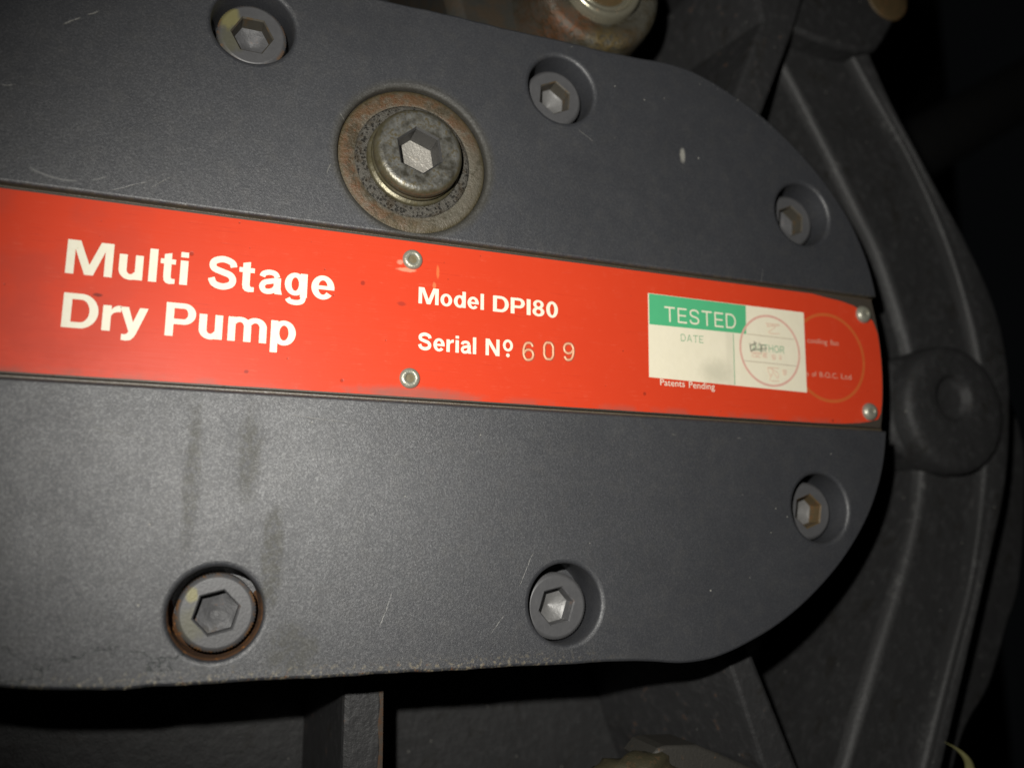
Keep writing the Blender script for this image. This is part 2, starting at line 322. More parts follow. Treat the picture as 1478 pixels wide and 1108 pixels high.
M = dict(cover=mat_cover(), red=mat_red(), cream=mat_print(), paper=mat_paper(), seat=mat_seat(), washer=mat_washer(), plug=mat_plug(),
    collar=mat_collar(), worn=mat_worn(),
    housing=mat_paint('dark_housing_enamel', (.021, .021, .0215), (.033, .033, .0338), .52, .0, .8, .42),
    rib=mat_paint('dark_rib_enamel', (.026, .026, .027), (.037, .037, .038), .44, .12, .5, .45),
    ribrust=mat_steel('rust_streak', (.06, .045, .032), .6, .6, (.085, .042, .02), .5, .1),
    brown=mat_boss(),
    bolt=mat_bolt('grey_bolt'), bolt_y=mat_bolt('grey_bolt_yellow_smear', (-5.3, 3.2, 2.3), .6), bolt_r=mat_bolt('grey_bolt_rust_edge', (-4.9, 3.6, 1.1), 1.0),
    bare=mat_steel('bare_socket_steel', (.20, .198, .195), .46, .15, (.12, .075, .035), .5, .35),
    barep=mat_paint('painted_socket', (.07, .07, .073), (.10, .10, .104), .46, .15, .4),
    browns=mat_steel('brown_socket', (.070, .062, .048), .55, .45, (.085, .055, .025), .4, .1),
    bright=mat_steel('bright_plug_socket', (.42, .40, .36), .42, .22, (.16, .11, .06), 1.4, .5),
    dull=mat_steel('shaded_socket_wall', (.045, .044, .043), .55, .10, (.16, .045, .015), .3, .1),  # plug socket walls: their shade is put into the colour
    ochre=mat_steel('ochre_socket', (.095, .065, .028), .6, .5, (.12, .06, .02), .5, .05),
    crust=mat_steel('flaking_rust', (.34, .14, .035), .6, .9, (.06, .028, .012), 1.0, .05),
    rust=mat_steel('orange_rust', (.20, .085, .025), .6, .6, (.13, .05, .014), 1.0, .05),
    rivet=mat_steel('aluminium_rivet', (.40, .395, .32), .36, .35, (.16, .14, .08), .9, .5),
    rivethole=mat_simple('rivet_core', (.15, .125, .07), .6, .2),
    sheet=mat_steel('grimy_sheet_metal', (.075, .062, .05), .55, .3, (.06, .042, .022), .4, .3),
    green=mat_simple('green_print', (.085, .46, .215), .55, 0., .06, .3, .05, .3), greenline=mat_simple('green_ink', (.22, .42, .25), .6, 0., .1, .5, .0, .2),
    stamp=mat_simple('red_stamp_ink', (.72, .42, .34), .6, 0., .16, .5, .0, .2), darkink=mat_simple('black_stamp_ink', (.30, .29, .22), .6, 0., .3, .8, 0., .2), greyline=mat_simple('brown_ruled_line', (.56, .48, .36), .6, 0., .1, .5, 0., .2),
    gold=mat_simple('faded_gold_ring', (.60, .115, .028), .45, 0., .15, .4, 0., .4), pink=mat_simple('pink_small_print', (.66, .36, .26), .5, 0., .1, .5, 0., .3), groove_shade=mat_simple('groove_shade_red', (.36, .055, .025), .5, 0., .25, .9, .3), pale=mat_simple('worn_digit', (.80, .42, .25), .42, .1, .3, .9, .2),
    glass=mat_steel('oily_sight_rim', (.34, .32, .24), .25, .25, (.17, .08, .03), .4, .6),
    mud=mat_steel('rusty_oily_crust', (.05, .044, .024), .6, .4, (.07, .042, .017), 1.0, .05), barm=mat_steel('dusty_bar_steel', (.055, .052, .046), .5, .2, (.10, .055, .025), .8, .2),
    straw=mat_simple('yellowed_strip', (.22, .21, .09), .5, 0., .15, .5, .2), wall=mat_wall(), pipe=mat_simple('dark_pipe', (.02, .02, .02), .6, 0., .2, .1))

# ------------------------------------------------------------------ mesh helpers
class MB:
    """collects faces in plate millimetres; build() makes ONE mesh object with its origin at `org`"""
    def __init__(s): s.v = []; s.f = []; s.sm = []; s.mi = []
    def add(s, verts, faces, smooth=False, mi=0):
        k = len(s.v); s.v += verts
        for f in faces: s.f.append([i + k for i in f]); s.sm.append(smooth); s.mi.append(mi)
    def grid(s, rows, closed=True, smooth=True, mi=0, flip=False):
        n = len(rows[0]); vs = [p for r_ in rows for p in r_]; fs = []
        for j in range(len(rows) - 1):
            for i in range(n if closed else n - 1):
                a, b_, c, d = j * n + i, j * n + (i + 1) % n, (j + 1) * n + (i + 1) % n, (j + 1) * n + i
                fs.append([a, d, c, b_] if flip else [a, b_, c, d])
        s.add(vs, fs, smooth, mi)
    def poly(s, loops, z, mi=0):
        tris = tessellate_polygon([[Vector((x, y, 0)) for x, y in l] for l in loops])
        fl_ = [(x, y, z) for l in loops for x, y in l]; out = []
        for t in tris:
            a, b_, c = (fl_[i] for i in t)
            ar = (b_[0] - a[0]) * (c[1] - a[1]) - (b_[1] - a[1]) * (c[0] - a[0])
            if abs(ar) < 1e-9: continue
            out.append(list(t) if ar > 0 else list(t)[::-1])
        s.add(fl_, out, False, mi)
    def prism(s, loop, z0, z1, bev=0.0, mi=0, back=True):
        loop = ccw(loop); rows = [[(x, y, z0) for x, y in loop]]
        if bev > 0:
            ins = offset(loop, -bev * .3); ins2 = offset(loop, -bev)
            rows += [[(x, y, z1 - bev) for x, y in loop], [(x, y, z1 - bev * .3) for x, y in ins], [(x, y, z1) for x, y in ins2]]
            s.grid(rows[:2], smooth=False, mi=mi); s.grid(rows[1:], smooth=True, mi=mi); s.poly([ins2], z1, mi)
        else:
            rows.append([(x, y, z1) for x, y in loop]); s.grid(rows, smooth=False, mi=mi); s.poly([loop], z1, mi)
    def lathe(s, prof, cx=0, cy=0, n=64, smooth=True, mi=0, rot=0.0):
        rows = [[(cx + r_ * math.cos(2 * PI * i / n + rot), cy + r_ * math.sin(2 * PI * i / n + rot), z) for i in range(n)] for r_, z in prof]
        s.grid(rows, True, smooth, mi)
    def build(s, name, mats, parent=None, org=(0, 0, 0), label=None):
        me = bpy.data.meshes.new(name)
        o0 = W(*org); me.from_pydata([W(*p) - o0 for p in s.v], [], s.f)
        for m_ in (mats if isinstance(mats, list) else [mats]): me.materials.append(m_)
        me.polygons.foreach_set('use_smooth', s.sm); me.polygons.foreach_set('material_index', s.mi)
        me.update(); me.validate()
        return link(bpy.data.objects.new(name, me), parent, org, label)
ORG = {}
def link(o, parent, org, label=None):
    COL.objects.link(o); ORG[o] = W(*org)
    if parent is None: o.location = W(*org)
    else: o.parent = parent; o.location = W(*org) - ORG[parent]
    if label: o['label'] = label
    return o
def tag(o, label, cat, kind=None):
    o['label'] = label; o['category'] = cat
    if kind: o['kind'] = kind
    return o
def empty(name, org, parent=None):
    o = bpy.data.objects.new(name, None); o.empty_display_size = .5
    return link(o, parent, org)
def ccw(l):
    a = sum(l[i][0] * l[(i + 1) % len(l)][1] - l[(i + 1) % len(l)][0] * l[i][1] for i in range(len(l)))
    return list(l) if a > 0 else list(l)[::-1]
def offset(l, d):          # ccw loop moved outward by d
    out = []; n = len(l)
    for i in range(n):
        p, q, r_ = Vector(l[i - 1]), Vector(l[i]), Vector(l[(i + 1) % n])
        e1 = (q - p).normalized(); e2 = (r_ - q).normalized()
        n1 = Vector((e1.y, -e1.x)); n2 = Vector((e2.y, -e2.x)); b_ = n1 + n2
        if b_.length < 1e-6: b_ = n1
        b_.normalize(); k = 1 / max(.45, b_.dot(n1)); out.append((q.x + b_.x * d * k, q.y + b_.y * d * k))
    return out
def circle(cx, cy, r_, n=72): return [(cx + r_ * math.cos(2 * PI * i / n), cy + r_ * math.sin(2 * PI * i / n)) for i in range(n)]
def catmull(p, k=8):
    out = []
    for i in range(len(p) - 1):
        a = Vector(p[max(i - 1, 0)]); b_ = Vector(p[i]); c = Vector(p[i + 1]); d = Vector(p[min(i + 2, len(p) - 1)])
        for j in range(k):
            t = j / k; out.append(tuple(.5 * ((2 * b_) + (c - a) * t + (2 * a - 5 * b_ + 4 * c - d) * t * t + (3 * b_ - a - 3 * c + d) * t ** 3)))
    out.append(tuple(p[-1])); return out
def resample(p, n):
    L = [0]
    for i in range(1, len(p)): L.append(L[-1] + (Vector(p[i]) - Vector(p[i - 1])).length)
    out = []; j = 0
    for i in range(n):
        t = L[-1] * i / (n - 1)
        while j < len(L) - 2 and L[j + 1] < t: j += 1
        f = (t - L[j]) / max(1e-9, L[j + 1] - L[j]); out.append(tuple(Vector(p[j]).lerp(Vector(p[j + 1]), f)))
    return out

# ------------------------------------------------------------------ setting
wallmb = MB(); wallmb.prism([(-900, -600), (900, -600), (900, 900), (-900, 900)], -640, -600)
wl = wallmb.build('wall', M['wall'], None, (0, 0, -620)); wl['kind'] = 'structure'

# ------------------------------------------------------------------ the pump
PB = (0, -152, -80)
pump = empty('dry_pump', PB)
tag(pump, 'dark grey cast vacuum pump end with a long red nameplate across its bolted cover', 'pump')

# --- housing: dished casting round the cover
inner = [(118, 150), (134.4, 121.4), (145.1, 103.8), (151.8, 92.4), (158.6, 81.3), (169.3, 62.1), (176.0, 50.2), (182.2, 33.0), (187.2, 13.4), (189.3, -8.6), (187.3, -32.6), (179.3, -55.8), (164.7, -84.1), (149.5, -114.3), (132, -150)]
outer = [(149, 155), (156.6, 139.3), (166.2, 122.3), (175.9, 106.6), (190.0, 84.9), (201.3, 63.0), (209.6, 39.6), (214.6, 17.3), (215.4, -7.7), (211.8, -29.8), (201.8, -62.7), (189.3, -89.0), (174.0, -121.1), (159, -152)]
sil = [(158, 156), (166, 139.6), (174.8, 122.1), (184.1, 103.0), (200.2, 76.5), (214.3, 54.8), (224.9, 32.6), (228.3, 12.4), (226.7, -7.8), (220.9, -32.3), (208.8, -60.3), (191.4, -99.0), (181.4, -120.6), (167, -152)]
N = 120
I_, O_, S_ = (resample(catmull(p), N) for p in (inner, outer, sil))
def jit(i, k): return .16 * math.sin(i * .13 + k) + .07 * math.sin(i * .37 + 2 * k)
def between(a, b_, da, db=None):
    out = []
    for i in range(N):
        p = Vector(a[i]); q = Vector(b_[i]); d = (q - p).normalized(); out.append(p + d * (da + jit(i, da)))
    return out
hm = MB()
FZ = -85
profs = [[(I_, O_, -9, FZ), (I_, O_, -1.6, FZ)], [(I_, O_, -1.6, FZ), (I_, O_, -.6, -36.5), (I_, O_, .1, -34.4), (I_, O_, 1.2, -33.2), (I_, O_, 2.8, -32.8), (O_, I_, 3.0, -32.6), (O_, I_, .5, -32.4)],
         [(O_, I_, .5, -32.4), (O_, I_, .25, -29.6), (O_, S_, .2, -28.7), (O_, S_, .9, -28.2), (O_, S_, 2.6, -28.0), (S_, O_, 2.4, -26.8), (S_, O_, .9, -27.3), (S_, O_, .1, -28.9), (S_, O_, -.3, -34), (S_, O_, -.3, -150)]]
for sg in (1, -1):
    for prof in profs:
        rows = [[(sg * p.x, p.y, z) for p in between(a, b_, d)] for a, b_, d, z in prof]
        if prof is profs[1]:
            hm.grid(rows[:2], closed=False, smooth=True, flip=(sg > 0) is False); hm.grid(rows[1:5], closed=False, smooth=True, mi=1, flip=(sg > 0) is False); hm.grid(rows[4:], closed=False, smooth=True, flip=(sg > 0) is False)
        elif prof is profs[2]:
            hm.grid(rows[:5], closed=False, smooth=True, mi=1, flip=(sg > 0) is False); hm.grid(rows[4:], closed=False, smooth=True, flip=(sg > 0) is False)
        else: hm.grid(rows, closed=False, smooth=True, flip=(sg > 0) is False)
fr = [tuple(p) for p in between(I_, O_, -8.9)]
hm.poly([ccw(fr + [(-x, y) for x, y in fr[::-1]])], FZ - .05)
hm.prism([(-150, -160), (150, -160), (150, 160), (-150, 160)], -150, -92)
housing = hm.build('housing', [M['housing'], M['worn']], pump, (0, 0, FZ))
# --- rear flange showing past the lower right edge
rf = MB(); s2 = resample(catmull([(262, 10), (268.4, -12.7), (265.9, -35.0), (258.2, -67.1), (248.8, -83.7), (237.0, -104.4), (221.9, -120.3), (207.9, -148.9)]), 40)
s1 = resample(catmull([(200, 10), (200, -35), (190, -70), (175, -100), (160, -148)]), 40)
rf.prism(s2 + s1[::-1], -74, -55, 1.6); rf.build('rear_flange', M['housing'], pump, (240, -60, -60))

# --- ribs
def rib(front, z, base, zb, name='rib', bev=1.5, mat=None, org=None):
    m = MB(); f = ccw(front); bs = ccw(base); f2 = offset(f, -bev * .3); f3 = offset(f, -bev)
    m.grid([[(x, y, zb) for x, y in bs], [(x, y, z - bev) for x, y in f], [(x, y, z - bev * .3) for x, y in f2], [(x, y, z) for x, y in f3]], smooth=False)
    m.poly([f3], z)
    return m.build(name, mat or M['rib'], pump, org or (sum(p[0] for p in front) / len(front), sum(p[1] for p in front) / len(front), z))
rib([(105, 80), (117, 79), (134.6, 118.3), (143, 141), (117, 141), (121, 118)], -20, [(95, 78), (118, 77), (136, 117.6), (145, 142), (104, 142), (110, 118)], -87)
rib([(98.5, -80), (107.0, -79), (122.1, -113.4), (138, -146), (126, -146), (110, -113)], -24, [(82, -82), (108.5, -79), (123.6, -113.4), (140, -147), (106, -147), (92, -113)], -87)
rc = rib([(-6.7, -79), (3.5, -79), (4.0, -104), (4.2, -146), (-6.4, -146), (-6.5, -104)], -33, [(-9, -79), (3.9, -79), (4.4, -104), (4.6, -147), (-9, -147), (-9, -104)], -87)
st = MB(); st.prism([(2.1, -80), (3.2, -80), (3.7, -104), (3.9, -145), (3.2, -145), (2.9, -120), (2.4, -108), (2.8, -102), (2.2, -97), (2.7, -92), (2.1, -88)], -36, -32.95)
rs_ = st.build('rust_streak', M['ribrust'], rc, (3, -104, -33))

# --- bolt boss on the right side of the rim
bm_ = MB()
def lathe_part(prof, c, name, mat, parent, org=None, n=64, label=None, rot=0.0):
    m = MB(); m.lathe(prof, c[0], c[1], n, True, 0, rot); return m.build(name, mat, parent, org or (c[0], c[1], prof[-1][1]), label)
bc = (198.2, -6.8)
boss = MB()
ho = (-1.3, 3.6)     # the recess sits a little above the boss's middle
brows = []
for r_, z, k in [(24.0, -88, 0), (23.0, -34, 0), (22.4, -28, 0), (21.9, -26.0, 0), (21.0, -24.9, 0), (19.6, -24.3, 0), (17.5, -24.1, .1), (12.5, -24.0, .7), (9.2, -24.1, 1), (8.2, -24.4, 1), (7.5, -25.0, 1), (7.1, -27.0, 1), (5.5, -27.5, 1), (.05, -27.6, 1)]:
    brows.append([(bc[0] + ho[0] * k + r_ * math.cos(2 * PI * i / 72), bc[1] + ho[1] * k + r_ * math.sin(2 * PI * i / 72), z) for i in range(72)])
boss.grid(brows)
boss = boss.build('boss', M['housing'], pump, (bc[0], bc[1], -28))
web = MB(); web.prism([(174, 4), (173, -10), (177, -20), (186, -26), (200, -24), (206, 2), (198, 12), (186, 12), (177, 10)], -88, -31, 2.5); web.build('boss_web', M['housing'], pump, (170, 5, -30))

# --- corner lug, upper right, with rusty insert
lg = MB(); lg.prism([(122, 166), (124.5, 142), (126.6, 130), (129, 125.6), (135, 122), (147, 120), (158.5, 119.4), (167, 120), (174.5, 122.2), (178.5, 127), (187, 140), (193, 158), (194, 166)], -88, -24, 1.6)
lug = lg.build('lug', M['housing'], pump, (146, 130, -14))
lathe_part([(9.6, -24.5), (9.5, -23.7), (9.0, -23.4), (4.5, -23.35), (.05, -23.4)], (181, 145.0), 'rusty_insert', M['ochre'], lug, n=40)

# --- drain boss with oily sight plug, above the cover
pd = MB(); pd.prism([(6, 160), (12, 124), (18.5, 100), (21, 90), (42, 80), (62, 80), (70, 100), (72, 126), (70, 160)], -88, -31, 4)
pad = pd.build('drain_boss', M['brown'], pump, (50, 100, -22))
pc = (57.8, 110.2)
lathe_part([(22.5, -88), (21.0, -30), (20.4, -18), (20.0, -14.4), (19.2, -12.8), (17.8, -12.2), (14.0, -12.3), (13.4, -13.2), (12.2, -13.4)], pc, 'boss_collar', M['collar'], pad, n=96)
lathe_part([(12.4, -14), (12.3, -10.4), (11.7, -9.6), (10.6, -9.4), (10.0, -10.2), (9.8, -11.6), (9.2, -11.8), (8.9, -10.9), (8.2, -10.9), (7.9, -12.6)], pc, 'sight_rim', M['glass'], pad, n=72)
lathe_part([(8.0, -12.6), (6, -12.1), (.05, -12)], pc, 'sight_glass', M['ochre'], pad, n=40)

# ------------------------------------------------------------------ end cover
HALF, RX, RR = 80.2, 61.0, 81.5
def cover_outline():
    q = [(55, 80.3), (63, 80.45), (70, 80.95), (76, 80.7), (81.5, 79.8), (88.8, 77.5), (99.6, 72.9), (110.6, 66.2), (121.9, 56.9),
         (131, 46.4), (137, 36.0), (140.6, 25), (142.2, 12), (142.5, 0)]
    up = catmull(q, 5)
    right_ = [(x, -y + .5 * math.exp(-((x - 55) / 8) ** 2)) for x, y in up] + up[::-1][1:]
    top = [(x, HALF + .12 * math.sin(x * .2) + .08 * math.sin(x * .71 + 1)) for x in range(50, -54, -4)]
    ql = [(55, 80.0), (62, 79.6), (68, 79.2), (76, 78.3), (86, 76.0), (96, 72.3), (108, 66.0), (120, 57.4),
          (130, 46.8), (136.5, 36.0), (140.6, 25), (142.2, 12), (142.5, 0)]
    dn = catmull(ql, 5)
    left_ = [(-x, y) for x, y in up] + [(-x, -y) for x, y in dn[::-1][1:]]
    bot = [(x, -HALF + .5 + .10 * math.sin(x * .23 + 2) + .08 * math.sin(x * .83)) for x in range(-50, 54, 4)]
    return right_ + top + left_ + bot
OUT = cover_outline()
HOLES = [(-39.1, 65.9), (39.1, 65.9), (115.8, 42.4), (115.8, -42.4), (39.1, -65.9), (-39.1, -65.9), (-115.8, -42.4), (-115.8, 42.4)]
PLUG = (-.1, 39.5)
CH = 19.9           # half width of the nameplate channel
cv = MB()
def clip_half(loop, sgn):
    out = []; n = len(loop)
    for i in range(n):
        p, q = loop[i], loop[(i + 1) % n]; dp = sgn * p[1] - CH; dq = sgn * q[1] - CH
        if dp >= 0: out.append(p)
        if (dp >= 0) != (dq >= 0):
            t = dp / (dp - dq); out.append((p[0] + (q[0] - p[0]) * t, p[1] + (q[1] - p[1]) * t))
    return out
def densify(l, step=3.0):
    out = []
    for i in range(len(l)):
        p = Vector(l[i]); q = Vector(l[(i + 1) % len(l)]); k = max(1, int((q - p).length / step))
        for j in range(k): out.append(tuple(p.lerp(q, j / k)))
    return out
BEV = .75; RIM = 1.15
for sgn in (1, -1):
    loop = densify(ccw(clip_half(OUT, sgn)))
    rows = [(0, -2.3), (0, -BEV), (-.22 * BEV, -.4 * BEV), (-.6 * BEV, -.1 * BEV), (-BEV, 0)]
    cv.grid([[(x, y, z) for x, y in (offset(loop, d) if d else loop)] for d, z in rows])
    hl = [(h, 9.3) for h in HOLES if h[1] * sgn > 0] + ([(PLUG, 18.5)] if sgn > 0 else [])
    for (cx, cy), hr in hl:
        bz = -12.5 if hr < 10 else -2.4
        cv.grid([[(x, y, z) for x, y in circle(cx, cy, hr + d, 96)] for d, z in [(RIM, 0), (.72, -.07), (.32, -.26), (.09, -.6), (0, -1.1), (0, bz)]])
    cv.poly([offset(loop, -BEV)] + [circle(cx, cy, hr + RIM, 96) for (cx, cy), hr in hl], 0)
slab = ccw(offset(ccw(OUT), -.05))
cv.grid([[(x, y, -12.4) for x, y in slab], [(x, y, -2.2) for x, y in slab]], smooth=False)
cv.poly([slab] + [circle(h[0], h[1], 9.32, 96) for h in HOLES], -2.2)
slab2 = ccw(offset(ccw(OUT), -.1))
cv.prism(slab2, -18, -12.3)
cover = cv.build('end_cover', M['cover'], pump, (0, 0, 0))
# rust crust inside the counterbore of the rusty bolt
rc_ = MB(); rr = random.Random(3); n = 70
def crust(a0, a1, cx, cy):
    rows = []
    for (r_, z) in ((9.32, -.7), (9.12, -1.0), (9.0, -1.8), (8.95, -4), (9.0, -9), (8.75, -11.6), (7.6, -11.9)):
        row = []
        for i in range(n + 1):
            t = i / n; a = a0 + (a1 - a0) * t; tp = min(1, 8 * t, 8 * (1 - t)) ** .5
            row.append((cx + (9.34 - (9.34 - r_) * tp * (.75 + .6 * rr.random())) * math.cos(a), cy + (9.34 - (9.34 - r_) * tp * (.75 + .6 * rr.random())) * math.sin(a), z - .5 * (1 - tp)))
        rows.append(row)
    rc_.grid(rows, closed=False, smooth=True)
crust(math.radians(166), math.radians(384), -39.1, -65.9)
rc_.build('rust_crust', M['crust'], cover, (-39.1, -65.9, -1))

# ------------------------------------------------------------------ socket head bolts
def bolt(c, z, rot, mat, fmat, wmat, label=None):
    m = MB(); n = 144; hr = 8 / math.sqrt(3)
    def hexr(a, R):
        k = (a - rot) % (PI / 3); return R * math.cos(PI / 6) / math.cos(k - PI / 6)
    ang = [2 * PI * i / n + rot for i in range(n)]
    def ring(f, zz): return [(c[0] + f(i, a) * math.cos(a), c[1] + f(i, a) * math.sin(a), zz) for i, a in enumerate(ang)]
    kn = lambda i, a: 7.95 if i % 2 else 7.72
    m.grid([ring(kn, z - 10), ring(kn, z - .75)], smooth=False)
    m.grid([ring(kn, z - .75), ring(lambda i, a: 7.45, z - .3), ring(lambda i, a: 7.05, z - .02), ring(lambda i, a: 6.9, z)], smooth=True)
    m.grid([ring(lambda i, a: 6.9, z), ring(lambda i, a: hexr(a, hr + .35), z)], smooth=False)
    o = m.build('bolt', mat, pump, (c[0], c[1], z), label)
    s = MB()
    s.grid([ring(lambda i, a: hexr(a, hr + .35), z), ring(lambda i, a: hexr(a, hr), z - .35), ring(lambda i, a: hexr(a, hr), z - 4.4)], smooth=False, mi=1)
    s.grid([ring(lambda i, a: hexr(a, hr), z - 4.4), ring(lambda i, a: 3.4, z - 4.7), ring(lambda i, a: .03, z - 5.9)], smooth=False, mi=0)
    s.build('hex_socket', [fmat, wmat], o, (c[0], c[1], z - 3))
    return o
bolt((-39.1, 65.9), -4.25, 0.0, M['bolt_y'], M['barep'], M['browns'], 'bolt head with a yellow smear on its left side')
bolt((39.0, 65.8), -4.3, math.radians(26), M['bolt'], M['bare'], M['browns'])
bolt((115.9, 42.2), -5.4, math.radians(24), M['bolt'], M['barep'], M['browns'])
bolt((115.8, -43.1), -5.0, math.radians(20), M['bolt'], M['bare'], M['ochre'], 'bolt head with orange rust in its socket')
bolt((38.9, -66.8), -4.75, math.radians(12), M['bolt'], M['bare'], M['barep'])
bolt((-38.95, -65.95), -1.6, math.radians(14), M['bolt_r'], M['barep'], M['barep'], 'bolt head ringed with orange rust, yellow dot on its face')
# thread and shank of the two bolts beyond the left of the picture
bolt((-115.8, -42.4), -4.8, .2, M['bolt'], M['barep'], M['barep']); bolt((-115.8, 42.4), -4.8, .4, M['bolt'], M['barep'], M['barep'])

# ------------------------------------------------------------------ filler plug
plug = empty('filler_plug', (PLUG[0], PLUG[1], -2), pump)
lathe_part([(18.45, -2.4), (18.42, -1.95), (18.0, -1.75), (11.0, -1.75), (10.5, -3)], PLUG, 'seat', M['seat'], plug, (PLUG[0], PLUG[1], -1.5), 96)
lathe_part([(14.4, -1.9), (14.25, -1.45), (13.7, -1.2), (11.9, -1.15), (11.3, -1.5)], PLUG, 'seal_washer', M['washer'], plug, (PLUG[0], PLUG[1], -1), 96)
pr = 5.5
ph = MB(); n = 144; prot = math.radians(100)
def hexr2(a, R):
    k = (a - prot) % (PI / 3); return R * math.cos(PI / 6) / math.cos(k - PI / 6)
ang2 = [2 * PI * i / n + prot for i in range(n)]
def ring2(f, z): return [(PLUG[0] + f(a) * math.cos(a), PLUG[1] + f(a) * math.sin(a), z) for a in ang2]
ph.grid([ring2(lambda a, r_=r_: r_, z) for r_, z in [(11.6, -1.9), (11.6, -.75), (11.3, -.45), (10.7, -.3), (10.2, .0), (10.2, .3), (10.75, .55), (10.9, .8), (10.6, 1.1), (10.3, 1.4), (10.3, 1.75), (10.7, 2.1), (10.8, 2.5), (10.8, 3.4), (10.55, 4.1), (9.9, 4.7), (9.2, 4.95), (8.9, 5.0)]], smooth=True)
ph.grid([ring2(lambda a: 8.9, 5.0), ring2(lambda a: hexr2(a, pr + .5), 4.95)], smooth=False)
head = ph.build('plug_head', M['plug'], plug, (PLUG[0], PLUG[1], 4))
ps = MB()
ps.grid([ring2(lambda a: hexr2(a, pr + .5), 4.95), ring2(lambda a: hexr2(a, pr), 4.5), ring2(lambda a: hexr2(a, pr), -1.7)], smooth=False, mi=1)
ps.grid([ring2(lambda a: hexr2(a, pr), -1.7), ring2(lambda a: 3.0, -1.78), ring2(lambda a: .03, -2.0)], smooth=False)
ps.build('hex_socket', [M['bright'], M['dull']], plug, (PLUG[0], PLUG[1], 0))

